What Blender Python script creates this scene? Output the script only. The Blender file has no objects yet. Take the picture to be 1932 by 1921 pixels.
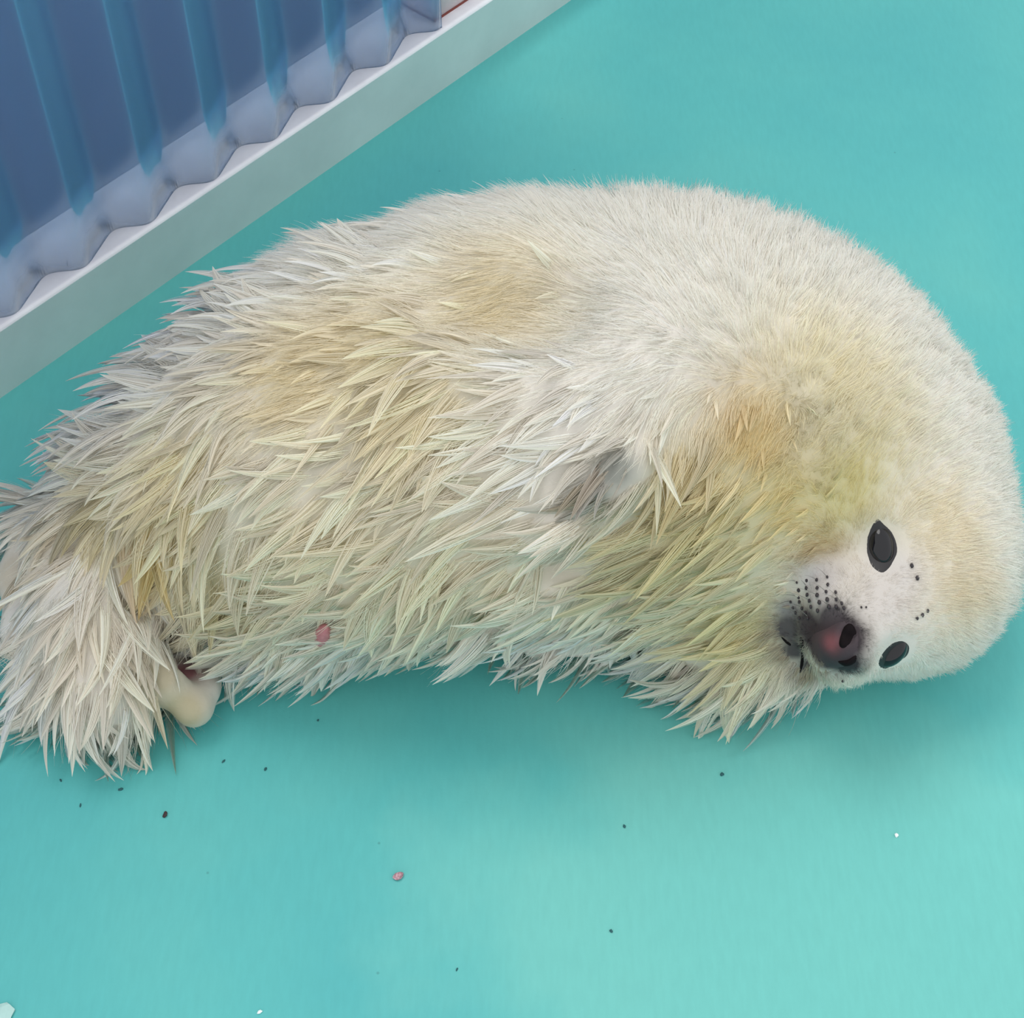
import bpy, bmesh, math
import numpy as np
from mathutils import Vector, Matrix

rng = np.random.default_rng(7)
scene = bpy.context.scene
col = scene.collection

# ------------------------------------------------------------------ camera
W, H, FPX = 1932.0, 1921.0, 3000.0
PITCH, DIST = math.radians(52.0), 1.10
sp, cp = math.sin(PITCH), math.cos(PITCH)
CAM = np.array([0.0, -DIST * cp, DIST * sp])
RX = np.array([1.0, 0, 0]); UP = np.array([0, sp, cp]); FW = np.array([0, cp, -sp])
cam = bpy.data.cameras.new('camera')
cam.sensor_fit = 'HORIZONTAL'; cam.sensor_width = 36.0; cam.lens = 36.0 * FPX / W
cam.clip_start = 0.01
cam_o = bpy.data.objects.new('camera', cam)
cam_o.location = CAM; cam_o.rotation_euler = (math.radians(90) - PITCH, 0, 0)
col.objects.link(cam_o); scene.camera = cam_o

# ------------------------------------------------------------------ light
world = bpy.data.worlds.new('overcast_sky'); scene.world = world
world.use_nodes = True
bg = world.node_tree.nodes['Background']
bg.inputs['Color'].default_value = (0.97, 0.98, 1.0, 1); bg.inputs['Strength'].default_value = 0.91
sun = bpy.data.lights.new('hazy_sun_offscreen', 'SUN')
sun.energy = 0.72; sun.angle = math.radians(30); sun.color = (1.0, 0.98, 0.95)
sun_o = bpy.data.objects.new('hazy_sun_offscreen', sun)
sd = Vector((-0.28, 0.30, 1.0))
sun_o.rotation_euler = sd.to_track_quat('Z', 'Y').to_euler(); sun_o.location = (1, 2, 3)
col.objects.link(sun_o)
vs = scene.view_settings
vs.view_transform = 'Standard'; vs.look = 'None'; vs.gamma = 1.0; vs.use_curve_mapping = False
vs.exposure = 0.46
scene.cycles.diffuse_bounces = 8; scene.cycles.transmission_bounces = 12; scene.cycles.max_bounces = 14; scene.cycles.transparent_max_bounces = 16


# ------------------------------------------------------------------ helpers
def ray(px, py):
    d = FW + RX * ((px - W / 2) / FPX) + UP * (-(py - H / 2) / FPX)
    return d
def at(px, py, z=0.0):                       # the point of a sight line at height z
    d = ray(px, py); t = (z - CAM[2]) / d[2]
    return CAM + d * t
def depth(p):
    return float(np.dot(np.asarray(p) - CAM, FW))
def proj(P):
    q = P - CAM; dz = q @ FW
    return np.stack([W / 2 + FPX * (q @ RX) / dz, H / 2 - FPX * (q @ UP) / dz], -1)
def lin(c):
    c = np.asarray(c, float) / 255.0
    return np.where(c <= 0.04045, c / 12.92, ((c + 0.055) / 1.055) ** 2.4)
def nrm(v):
    v = np.asarray(v, float)
    return v / np.maximum(np.linalg.norm(v, axis=-1, keepdims=True), 1e-12)

def tag(o, label=None, cat=None, group=None, kind=None):
    if label: o['label'] = label
    if cat: o['category'] = cat
    if group: o['group'] = group
    if kind: o['kind'] = kind
    return o
def link(name, me, mat=None, parent=None, smooth=False):
    o = bpy.data.objects.new(name, me); col.objects.link(o)
    if mat is not None: me.materials.append(mat)
    if smooth:
        me.polygons.foreach_set('use_smooth', [True] * len(me.polygons))
    if parent is not None: o.parent = parent
    return o
def from_bm(name, bm, mat=None, parent=None, smooth=False):
    bmesh.ops.recalc_face_normals(bm, faces=bm.faces[:])
    me = bpy.data.meshes.new(name); bm.to_mesh(me); bm.free()
    return link(name, me, mat, parent, smooth)
def empty(name, loc):
    o = bpy.data.objects.new(name, None); o.location = loc; o.empty_display_size = 0.05
    col.objects.link(o); return o

class NT:                                    # small node-tree writer
    def __init__(self, name):
        self.m = bpy.data.materials.new(name); self.m.use_nodes = True
        self.t = self.m.node_tree; self.t.nodes.clear()
        self.out = self.t.nodes.new('ShaderNodeOutputMaterial')
    def n(self, kind, **kw):
        nd = self.t.nodes.new(kind)
        for k, v in kw.items():
            if k in nd.inputs: nd.inputs[k].default_value = v
            else: setattr(nd, k, v)
        return nd
    def l(self, a, b): self.t.links.new(a, b)
def rgba(c): return (*[float(x) for x in lin(c)], 1.0)
def ramp(nt, fac, stops):
    r = nt.n('ShaderNodeValToRGB')
    e = r.color_ramp.elements
    while len(e) < len(stops): e.new(0.5)
    for el, (p, c) in zip(e, stops): el.position = p; el.color = c
    nt.l(fac, r.inputs['Fac']); return r
def principled(name, c, rough=0.5, metal=0.0, bump=None, var=None, **kw):
    nt = NT(name)
    p = nt.n('ShaderNodeBsdfPrincipled', **{'Base Color': rgba(c), 'Roughness': rough, 'Metallic': metal})
    for k, v in kw.items(): p.inputs[k.replace('_', ' ')].default_value = v
    tc = nt.n('ShaderNodeTexCoord')
    if var:
        no = nt.n('ShaderNodeTexNoise', Scale=var[0], Detail=5.0, Roughness=0.6)
        nt.l(tc.outputs['Object'], no.inputs['Vector'])
        r = ramp(nt, no.outputs['Fac'], [(0.3, rgba(var[1])), (0.7, rgba(c))])
        nt.l(r.outputs['Color'], p.inputs['Base Color'])
    if bump:
        nb = nt.n('ShaderNodeTexNoise', Scale=bump[0], Detail=4.0)
        nt.l(tc.outputs['Object'], nb.inputs['Vector'])
        b = nt.n('ShaderNodeBump', Strength=bump[1], Distance=bump[2])
        nt.l(nb.outputs['Fac'], b.inputs['Height']); nt.l(b.outputs['Normal'], p.inputs['Normal'])
    nt.l(p.outputs['BSDF'], nt.out.inputs['Surface'])
    return nt.m

# ------------------------------------------------------------------ materials of the place
def floor_material():
    nt = NT('teal_floor_paint')
    tc = nt.n('ShaderNodeTexCoord'); P = tc.outputs['Object']
    big = nt.n('ShaderNodeTexNoise', Scale=3.2, Detail=4.0, Roughness=0.55); nt.l(P, big.inputs['Vector'])
    base = ramp(nt, big.outputs['Fac'], [(0.30, rgba((76, 168, 169))), (0.50, rgba((83, 174, 172))), (0.72, rgba((94, 179, 173)))])
    # a paler dried patch with an uneven rim
    mp = nt.n('ShaderNodeMapping'); c = at(1700, 1760)
    mp.inputs['Location'].default_value = (-c[0], -c[1], 0); mp.vector_type = 'POINT'
    nt.l(P, mp.inputs['Vector'])
    rot = nt.n('ShaderNodeMapping'); rot.inputs['Rotation'].default_value = (0, 0, -0.6)
    rot.inputs['Scale'].default_value = (3.7, 6.6, 1); nt.l(mp.outputs['Vector'], rot.inputs['Vector'])
    wob = nt.n('ShaderNodeTexNoise', Scale=9.0, Detail=4.0); nt.l(P, wob.inputs['Vector'])
    ln = nt.n('ShaderNodeVectorMath', operation='LENGTH'); nt.l(rot.outputs['Vector'], ln.inputs[0])
    ad = nt.n('ShaderNodeMath', operation='ADD'); nt.l(ln.outputs['Value'], ad.inputs[0]); nt.l(wob.outputs['Fac'], ad.inputs[1])
    mr = nt.n('ShaderNodeMapRange'); mr.inputs['From Min'].default_value = 1.25; mr.inputs['From Max'].default_value = 1.62
    mr.inputs['To Min'].default_value = 0.6; mr.inputs['To Max'].default_value = 0.0
    nt.l(ad.outputs[0], mr.inputs['Value'])
    mx = nt.n('ShaderNodeMix', data_type='RGBA'); nt.l(mr.outputs['Result'], mx.inputs['Factor'])
    nt.l(base.outputs['Color'], mx.inputs['A']); mx.inputs['B'].default_value = rgba((114, 190, 180))
    # fine brush grain and tiny pits
    st = nt.n('ShaderNodeMapping'); st.inputs['Scale'].default_value = (260, 60, 100); nt.l(P, st.inputs['Vector'])
    gr = nt.n('ShaderNodeTexNoise', Scale=1.0, Detail=3.0); nt.l(st.outputs['Vector'], gr.inputs['Vector'])
    gm = nt.n('ShaderNodeMapRange'); gm.inputs['From Min'].default_value = 0.2; gm.inputs['From Max'].default_value = 0.8
    gm.inputs['To Min'].default_value = 0.955; gm.inputs['To Max'].default_value = 1.035; nt.l(gr.outputs['Fac'], gm.inputs['Value'])
    vo = nt.n('ShaderNodeTexVoronoi', Scale=26.0); nt.l(P, vo.inputs['Vector'])
    pit = nt.n('ShaderNodeMapRange'); pit.inputs['From Min'].default_value = 0.012; pit.inputs['From Max'].default_value = 0.03
    pit.inputs['To Min'].default_value = 0.72; pit.inputs['To Max'].default_value = 1.0; nt.l(vo.outputs['Distance'], pit.inputs['Value'])
    mm = nt.n('ShaderNodeMath', operation='MULTIPLY'); nt.l(gm.outputs['Result'], mm.inputs[0]); nt.l(pit.outputs['Result'], mm.inputs[1])
    sc = nt.n('ShaderNodeVectorMath', operation='SCALE'); nt.l(mx.outputs['Result'], sc.inputs[0]); nt.l(mm.outputs[0], sc.inputs['Scale'])
    p = nt.n('ShaderNodeBsdfPrincipled', **{'Roughness': 0.55, 'Specular IOR Level': 0.3})
    nt.l(sc.outputs['Vector'], p.inputs['Base Color'])
    nb = nt.n('ShaderNodeTexNoise', Scale=420.0, Detail=3.0); nt.l(P, nb.inputs['Vector'])
    b = nt.n('ShaderNodeBump', Strength=0.12, Distance=0.0006); nt.l(nb.outputs['Fac'], b.inputs['Height'])
    nt.l(b.outputs['Normal'], p.inputs['Normal'])
    nt.l(p.outputs['BSDF'], nt.out.inputs['Surface'])
    return nt.m

M_floor = floor_material()
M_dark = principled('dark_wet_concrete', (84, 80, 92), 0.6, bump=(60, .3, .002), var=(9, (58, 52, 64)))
M_galv = principled('galvanised_steel', (222, 226, 225), 0.30, 0.4, bump=(35, .08, .001), var=(12, (206, 211, 210)))
M_flange = principled('pale_flange', (236, 236, 240), 0.38, 0.0, bump=(90, .1, .0006), var=(30, (222, 221, 227)))  # flange is paler than the webs
M_white = principled('white_block_plastic', (240, 226, 228), 0.4)
M_brown_strip = principled('brown_strip', (120, 55, 48), 0.6)

def sheet_material():
    nt = NT('blue_translucent_plastic')
    tp = nt.n('ShaderNodeBsdfTransparent', Color=(0.93, 0.97, 1.0, 1))
    rf = nt.n('ShaderNodeBsdfRefraction', Color=(0.93, 0.97, 1.0, 1), Roughness=0.45, IOR=1.12)
    m0 = nt.n('ShaderNodeMixShader', Fac=0.35); nt.l(tp.outputs['BSDF'], m0.inputs[1]); nt.l(rf.outputs['BSDF'], m0.inputs[2])
    tr = nt.n('ShaderNodeBsdfTranslucent', Color=(0.24, 0.54, 0.97, 1))
    gl = nt.n('ShaderNodeBsdfGlossy', Roughness=0.22, Color=(0.85, 0.93, 1, 1))
    df = nt.n('ShaderNodeBsdfDiffuse', Color=(0.22, 0.52, 0.95, 1))
    m3 = nt.n('ShaderNodeMixShader', Fac=0.6); nt.l(tr.outputs['BSDF'], m3.inputs[1]); nt.l(df.outputs['BSDF'], m3.inputs[2])
    mx = nt.n('ShaderNodeMixShader', Fac=0.22)
    nt.l(m0.outputs['Shader'], mx.inputs[1]); nt.l(m3.outputs['Shader'], mx.inputs[2])
    fr = nt.n('ShaderNodeFresnel', IOR=1.22)
    m2 = nt.n('ShaderNodeMixShader'); nt.l(fr.outputs['Fac'], m2.inputs['Fac'])
    nt.l(mx.outputs['Shader'], m2.inputs[1]); nt.l(gl.outputs['BSDF'], m2.inputs[2])
    nt.l(m2.outputs['Shader'], nt.out.inputs['Surface'])
    va = nt.n('ShaderNodeVolumeAbsorption', Color=(0.22, 0.60, 1.0, 1), Density=36.0)
    nt.l(va.outputs['Volume'], nt.out.inputs['Volume'])
    return nt.m
M_sheet = sheet_material()

# ------------------------------------------------------------------ setting: floor, channel, sheet
A = at(0, 752); B = at(1078, 0)
wd = nrm(B - A); wd[2] = 0
wn = np.array([-wd[1], wd[0], 0.0])          # points behind the sheet
def on_wall(px, py, back=0.0):               # sight line against the vertical plane of the channel
    d = ray(px, py); o = A + wn * back
    t = np.dot(o - CAM, wn) / np.dot(d, wn)
    return CAM + d * t
HCH = 0.5 * (on_wall(0, 634)[2] + on_wall(905, 0)[2])
def wpt(s, b, z): return A + wd * s + wn * b + np.array([0, 0, z])
def s_of(p): return float(np.dot(np.asarray(p) - A, wd))
S0, S1 = -0.45, 1.1

def quad_box(bm, f, n, lo, hi):              # box in (s, back, z)
    vs_ = [bm.verts.new(wpt(s, b, z)) for z in (lo[2], hi[2]) for b in (lo[1], hi[1]) for s in (lo[0], hi[0])]
    for q in ((0, 1, 3, 2), (4, 6, 7, 5), (0, 4, 5, 1), (2, 3, 7, 6), (0, 2, 6, 4), (1, 5, 7, 3)):
        bm.faces.new([vs_[i] for i in q])
    return vs_

FL = 0.062
bm = bmesh.new()
pts = [wpt(-3, 3.0, 0), wpt(3, 3.0, 0), wpt(3, -4, 0), wpt(-3, -4, 0)]
top = [bm.verts.new(p) for p in pts]; bot = [bm.verts.new(p - np.array([0, 0, .05])) for p in pts]
bm.faces.new(top); bm.faces.new(bot[::-1])
for i in range(4): bm.faces.new((top[i], bot[i], bot[(i + 1) % 4], top[(i + 1) % 4]))
fl = from_bm('floor', bm, M_floor)
tag(fl, 'smooth teal painted floor the seal pup lies on', 'floor', kind='structure')
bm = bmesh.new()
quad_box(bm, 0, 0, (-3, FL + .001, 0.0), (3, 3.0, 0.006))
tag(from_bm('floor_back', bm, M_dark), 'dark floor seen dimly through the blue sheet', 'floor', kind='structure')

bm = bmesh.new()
quad_box(bm, 0, 0, (-2.4, 0.75, 0.006), (2.8, 0.81, 1.7))  # unseen wall, added to cut the skylight from behind the sheet
tag(from_bm('sky_block_wall', bm, M_dark), 'dark wall added out of view behind the blue sheet to block sky light', 'wall', kind='structure')

# channel: front web + top flange with a rounded nose, sealed to the floor
FL = 0.062
ch = empty('metal_channel', wpt(0.4, 0.03, 0))
def profile_bar(name, prof, mat, parent):
    bm = bmesh.new(); N = len(prof); rings = []
    for s in (S0, S1):
        rings.append([bm.verts.new(wpt(s, b, z) - np.array(parent.location)) for b, z in prof])
    for i in range(N):
        bm.faces.new((rings[0][i], rings[0][(i + 1) % N], rings[1][(i + 1) % N], rings[1][i]))
    bm.faces.new(rings[0]); bm.faces.new(rings[1][::-1])
    return from_bm(name, bm, mat, parent)
T = 0.003
profile_bar('front_web', [(0, 0), (0, HCH - T), (T, HCH - T), (T, 0)], M_galv, ch)
arc = [(0.0035 - 0.0035 * math.cos(a), HCH - 0.0035 + 0.0035 * math.sin(a)) for a in np.linspace(0, math.pi / 2, 6)]
profile_bar('top_flange', arc + [(FL, HCH), (FL, HCH - T), (0.0005, HCH - T - .0005)], M_flange, ch)
profile_bar('rear_web', [(FL - T, 0), (FL - T, HCH - T), (FL, HCH - T), (FL, 0)], M_galv, ch)
tag(ch, 'galvanised metal base channel with a pale top flange under the blue sheet', 'channel')

# corrugated sheet
p0, p1 = at(300, 420, HCH), at(722, 110, HCH)
PER = (s_of(p1) - s_of(p0)) / 4.0
AMP = 0.0068
s_end = s_of(at(818, 43, HCH))
def wave(s):
    return 0.0040 + AMP - AMP * np.cos(2 * math.pi * (s - s_of(p0)) / PER) + 0.0012 * np.sin(4 * math.pi * (s - s_of(p0)) / PER)
ss = np.arange(S0 + .02, s_end, PER / 28.0); ss[-1] = s_end
TH = 0.0014
zs = np.linspace(HCH - 0.0002, HCH + 0.62, 12)
verts, faces = [], []
bw = wave(ss); db = np.gradient(bw, ss); nl = np.sqrt(1 + db * db)
for side in (0, 1):
    for z in zs:
        for i, s in enumerate(ss):
            verts.append(wpt(s - side * TH * db[i] / nl[i], bw[i] + side * TH / nl[i], z))
n1, nz = len(ss), len(zs)
def vid(side, k, i): return side * nz * n1 + k * n1 + i
for k in range(nz - 1):
    for i in range(n1 - 1):
        faces.append((vid(0, k, i), vid(0, k, i + 1), vid(0, k + 1, i + 1), vid(0, k + 1, i)))
        faces.append((vid(1, k, i), vid(1, k + 1, i), vid(1, k + 1, i + 1), vid(1, k, i + 1)))
    for i, fl_ in ((0, 1), (n1 - 1, 0)):
        q = (vid(0, k, i), vid(0, k + 1, i), vid(1, k + 1, i), vid(1, k, i))
        faces.append(q[::-1] if fl_ else q)
for i in range(n1 - 1):
    faces.append((vid(0, 0, i), vid(1, 0, i), vid(1, 0, i + 1), vid(0, 0, i + 1)))
    faces.append((vid(0, nz - 1, i), vid(0, nz - 1, i + 1), vid(1, nz - 1, i + 1), vid(1, nz - 1, i)))
me = bpy.data.meshes.new('corrugated_sheet'); me.from_pydata([tuple(v) for v in verts], [], faces)
bmx = bmesh.new(); bmx.from_mesh(me); bmesh.ops.recalc_face_normals(bmx, faces=bmx.faces[:]); bmx.to_mesh(me); bmx.free()
sh = link('corrugated_sheet', me, M_sheet, None, True)
tag(sh, 'translucent blue corrugated plastic sheet standing on the metal channel', 'plastic sheet')

# white block standing on the flange beyond the end of the sheet
bs = s_end + .0012
blk = empty('white_block', wpt(bs + .02, .035, HCH))
bm = bmesh.new(); quad_box(bm, 0, 0, (bs, .0135, HCH + .0008), (bs + .06, .055, HCH + .09))
bmesh.ops.bevel(bm, geom=[e for e in bm.edges if abs((e.verts[0].co - e.verts[1].co).z) > .01], offset=.003, segments=3, affect='EDGES')
bmesh.ops.translate(bm, vec=-Vector(blk.location), verts=bm.verts[:])
from_bm('body', bm, M_white, blk, True)
bm = bmesh.new(); quad_box(bm, 0, 0, (bs - .0002, .0131, HCH - .0003), (bs + .0602, .0555, HCH + .0022))
bmesh.ops.translate(bm, vec=-Vector(blk.location), verts=bm.verts[:])
from_bm('base_strip', bm, M_brown_strip, blk)  # thin brown strip along the foot of the block
tag(blk, 'small white block with a brown line beneath, standing on the channel flange', 'block')

# ------------------------------------------------------------------ seal pup: implicit body
PR = []                                       # primitives (kind, data, k, op)
def wp(px, py, z): return at(px, py, z)
def rad(px, py, z, r): return r * depth(at(px, py, z)) / FPX
def chain(nodes, k, kz=1.0, op='add'):
    """nodes: (px, py, z, r in px)"""
    P = [(wp(a, b, z), rad(a, b, z, r)) for a, b, z, r in nodes]
    for (a, ra), (b, rb) in zip(P[:-1], P[1:]):
        PR.append(('cone', (a, ra, b, rb, kz), k, op))
def ball3(c, r, k, op='add', kz=1.0):
    c = np.asarray(c, float)
    PR.append(('cone', (c, r, c + np.array([1e-4, 0, 0]), r, kz), k, op))
def ell3(c, ax, r, k, op='add'):
    PR.append(('ell', (np.asarray(c, float), np.asarray(ax, float), np.asarray(r, float)), k, op))

def d_prim(p, X, Y, Z):
    if p[0] == 'cone':
        a, ra, b, rb, kz = p[1]
        Z = Z / kz
        a = np.array([a[0], a[1], a[2] / kz]); b = np.array([b[0], b[1], b[2] / kz])
        ab = b - a; L2 = float(ab @ ab); L = math.sqrt(L2)
        rr = ra - rb
        px_, py_, pz_ = X - a[0], Y - a[1], Z - a[2]
        y = (px_ * ab[0] + py_ * ab[1] + pz_ * ab[2])
        # tilt the foot of the perpendicular for the taper
        x2 = np.maximum(px_ ** 2 + py_ ** 2 + pz_ ** 2 - y * y / L2, 0)
        sn = min(abs(rr) / max(L, 1e-9), 0.98) * (1 if rr > 0 else -1)
        h = y / L2 + np.sqrt(x2) * (sn / math.sqrt(1 - sn * sn)) / L * -1.0 * -1.0 * -1.0
        t = np.clip(h, 0, 1)
        d = np.sqrt((px_ - t * ab[0]) ** 2 + (py_ - t * ab[1]) ** 2 + (pz_ - t * ab[2]) ** 2) - (ra - rr * t)
        return d
    c, ax, r = p[1]
    q = [((X - c[0]) * ax[i][0] + (Y - c[1]) * ax[i][1] + (Z - c[2]) * ax[i][2]) for i in range(3)]
    k0 = np.sqrt(sum((q[i] / r[i]) ** 2 for i in range(3)))
    k1 = np.sqrt(sum((q[i] / r[i] ** 2) ** 2 for i in range(3)))
    return k0 * (k0 - 1.0) / np.maximum(k1, 1e-6)
def smin(a, b, k):
    h = np.maximum(k - np.abs(a - b), 0) / k
    return np.minimum(a, b) - h * h * k * 0.25
def combine(D, d, k, op):
    return smin(D, d, k) if op == 'add' else -smin(-D, d, k)
def bounds(p):
    if p[0] == 'cone':
        a, ra, b, rb, kz = p[1]; r = np.array([1, 1, max(kz, .3)]) * max(ra, rb)
        return np.minimum(a, b) - r, np.maximum(a, b) + r
    c, ax, r = p[1]; m = float(np.max(r)); return c - m, c + m
def sdf(P):
    X, Y, Z = P[..., 0], P[..., 1], P[..., 2]
    D = np.full(X.shape, 10.0)
    for p in PR: D = combine(D, d_prim(p, X, Y, Z), p[2], p[3])
    return D
def hit_many(px, py):                         # where sight lines meet the animal
    px = np.asarray(px, float); py = np.asarray(py, float)
    d = nrm(FW[None] + RX[None] * ((px - W / 2) / FPX)[:, None] - UP[None] * ((py - H / 2) / FPX)[:, None])
    t = np.full(len(px), 0.6)
    for _ in range(110):
        s = sdf(CAM + d * t[:, None])
        t = np.minimum(t + np.maximum(s, 0.0) * 0.75 + 5e-6, 1.6)
        if (s < 1e-4).all(): break
    return CAM + d * t[:, None]
def hit(px, py): return hit_many([px], [py])[0]
def sdf_n(p, e=6e-4):
    g = [float(sdf((p + e * v)[None])[0] - sdf((p - e * v)[None])[0]) for v in np.eye(3)]
    return nrm(np.array(g))

KZ = 0.86
chain([(200, 1045, .045, 110), (352, 950, .070, 178), (508, 884, .096, 268), (730, 822, .116, 372), (985, 786, .125, 412),
       (1255, 775, .120, 392), (1440, 800, .108, 345), (1595, 890, .088, 268), (1690, 1010, .072, 205)], 0.03, KZ)
# thigh above the hind flippers
chain([(410, 1050, .045, 120), (560, 1075, .050, 165)], 0.05)
# throat and chest below the jaw
chain([(1240, 1000, .070, 170), (1400, 1080, .055, 150), (1500, 1120, .058, 120)], 0.04)
chain([(1300, 1100, .045, 120), (1420, 1170, .040, 105), (1490, 1215, .040, 70)], 0.03)
# shoulder mass over the upper flipper
chain([(1230, 690, .190, 120), (1130, 840, .165, 105)], 0.05)
# head
HC = wp(1702, 1078, .072); HS = depth(HC) / FPX
ball3(HC, 192 * HS, 0.03)
F = nrm(np.array([-.425 * RX - .409 * UP - .809 * FW])[0])
Rv = np.array(-.114 * RX + .931 * UP - .344 * FW); Rv = nrm(Rv - F * (Rv @ F))
U = -np.cross(F, Rv)
if U[0] < 0: U = -U
def hp(f, r, u): return HC + F * f + Rv * r + U * u
ell3(hp(.050, 0, -.006), (F, Rv, U), (.044, .036, .034), 0.020)          # muzzle root
ell3(hp(.081, 0, -.011), (F, Rv, U), (.026, .0235, .0215), 0.012)        # muzzle
ell3(hp(.074, .0175, -.018), (F, Rv, U), (.023, .0175, .0180), 0.007)    # whisker pads
ell3(hp(.074, -.0175, -.018), (F, Rv, U), (.023, .0175, .0180), 0.007)
ell3(hp(.068, 0, -.033), (F, Rv, U), (.022, .021, .012), 0.006)          # lower jaw
ell3(hp(.101, 0, -.003), (F, Rv, U), (.0085, .0135, .0105), 0.006)       # nose pad
# hind flippers
chain([(170, 1040, .045, 105), (175, 1180, .040, 100), (195, 1290, .034, 80), (240, 1335, .022, 48)], 0.02)
chain([(236, 1060, .060, 36), (268, 1190, .052, 26), (315, 1292, .036, 30), (366, 1335, .020, 33)], 0.010)
chain([(366, 1335, .022, 36), (393, 1300, .018, 22), (404, 1256, .014, 14)], 0.006)
chain([(318, 1235, .030, 34), (352, 1275, .016, 30), (385, 1290, .012, 20)], 0.010)
chain([(80, 1000, .038, 55), (38, 1090, .034, 36), (50, 1190, .030, 40), (100, 1290, .024, 45)], 0.012)
chain([(110, 1290, .022, 50), (60, 1340, .014, 26)], 0.015)
# lower fore flipper poking out from beneath the chest
chain([(1200, 1130, .046, 82), (1105, 1168, .040, 68), (1025, 1188, .032, 54), (968, 1160, .034, 30)], 0.006)
# upper fore flipper pressed flat against the chest
q = [hit(*p) for p in ((1185, 880), (1095, 955), (1000, 1005))]
for (a, b, ra, rb) in ((0, 1, .017, .015), (1, 2, .015, .009)):
    PR.append(('cone', (q[a] + FW * .004, ra, q[b] + FW * .004, rb, 1.0), 0.010, 'add'))
# hollows: behind the upper flipper, above the lower flipper, in the hind flipper cup
for (x, y, r, dd) in ((1135, 985, .010, 0.0), (1085, 975, .008, 0.0), (1055, 1072, .013, .002), (345, 1230, .012, .001), (250, 1130, .010, .002), (932, 1185, .013, .0)):
    h_ = hit(x, y); ball3(h_ + FW * dd, r, .010, 'sub')
# soft fold behind the shoulder
for (x, y, r) in ((835, 545, .016), (930, 575, .018), (1020, 590, .016), (1075, 560, .012)):
    h_ = hit(x, y); ball3(h_ - FW * r * .45, r, .035, 'sub')
# nostrils, mouth line, eye sockets
def eye_site(px, py):
    p = hit(px, py); return p, sdf_n(p)
for (x, y, r) in ((1597, 1200, .0045),):
    h_ = hit(x, y); ball3(h_, r, .003, 'sub')
E1 = hit(1663, 1033); E1n = sdf_n(E1, .006)
E2 = hit(1688, 1232); E2n = sdf_n(E2, .006)
for e_, n_ in ((E1, E1n), (E2, E2n)):
    ball3(e_ + n_ * .0105, .013, .010, 'sub')

# sample the field and pull a closed surface out of it (surface nets)
VOX = 0.003
lo = np.min([bounds(p)[0] for p in PR if p[3] == 'add'], 0) - .012
hi = np.max([bounds(p)[1] for p in PR if p[3] == 'add'], 0) + .012
lo[2] = -0.006
nx, ny, nzg = [int(math.ceil((hi[i] - lo[i]) / VOX)) + 1 for i in range(3)]
D = np.full((nx, ny, nzg), 0.2, np.float32)
gx = (lo[0] + VOX * np.arange(nx)).astype(np.float32); gy = (lo[1] + VOX * np.arange(ny)).astype(np.float32); gz = (lo[2] + VOX * np.arange(nzg)).astype(np.float32)
for p in PR:
    b0, b1 = bounds(p); m = max(p[2], .01) + .012
    i0 = np.maximum(((b0 - m - lo) / VOX).astype(int), 0); i1 = np.minimum(((b1 + m - lo) / VOX).astype(int) + 2, (nx, ny, nzg))
    sl = tuple(slice(a, b) for a, b in zip(i0, i1))
    d = d_prim(p, gx[sl[0]][:, None, None], gy[sl[1]][None, :, None], gz[sl[2]][None, None, :]).astype(np.float32)
    D[sl] = combine(D[sl], d, p[2], p[3])
D = -smin(-D, (gz - 0.0012)[None, None, :] + 0 * D, 0.012)       # rests flat on the floor
ins = D < 0
def corner(a, dx, dy, dz): return a[dx:nx - 1 + dx, dy:ny - 1 + dy, dz:nzg - 1 + dz]
cnt = sum(corner(ins, *c).astype(np.int8) for c in np.ndindex(2, 2, 2))
act = (cnt > 0) & (cnt < 8)
cells = np.argwhere(act); idx = np.full(act.shape, -1, np.int64); idx[act] = np.arange(len(cells))
acc = np.zeros((len(cells), 3)); wsum = np.zeros(len(cells))
cs = list(np.ndindex(2, 2, 2))
vals = {c: D[cells[:, 0] + c[0], cells[:, 1] + c[1], cells[:, 2] + c[2]] for c in cs}
for c in cs:
    for ax in range(3):
        if c[ax] == 0:
            c2 = list(c); c2[ax] = 1; c2 = tuple(c2)
            a_, b_ = vals[c], vals[c2]; m = (a_ < 0) != (b_ < 0)
            t = np.where(m, a_ / np.where(m, a_ - b_, 1), 0)
            q_ = np.array(c, float)[None].repeat(len(cells), 0); q_[:, ax] += t
            acc[m] += q_[m]; wsum[m] += 1
V = lo + VOX * (cells + acc / wsum[:, None])
quads = []
for ax in range(3):
    o1, o2 = [(1, 2), (2, 0), (0, 1)][ax]
    sA = [slice(1, -1)] * 3; sA[ax] = slice(0, -1); sB = list(sA); sB[ax] = slice(1, None)
    ia, ib = ins[tuple(sA)], ins[tuple(sB)]
    for flip in (False, True):
        e = np.argwhere((ia & ~ib) if not flip else (~ia & ib))
        g = e.copy(); g[:, o1] += 1; g[:, o2] += 1
        def cid(d1, d2):
            h = g.copy(); h[:, o1] += d1; h[:, o2] += d2
            return idx[h[:, 0], h[:, 1], h[:, 2]]
        qd = np.stack([cid(-1, -1), cid(0, -1), cid(0, 0), cid(-1, 0)], 1)
        quads.append(qd if not flip else qd[:, ::-1])
Q = np.concatenate(quads); Q = Q[(Q >= 0).all(1)]
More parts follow.
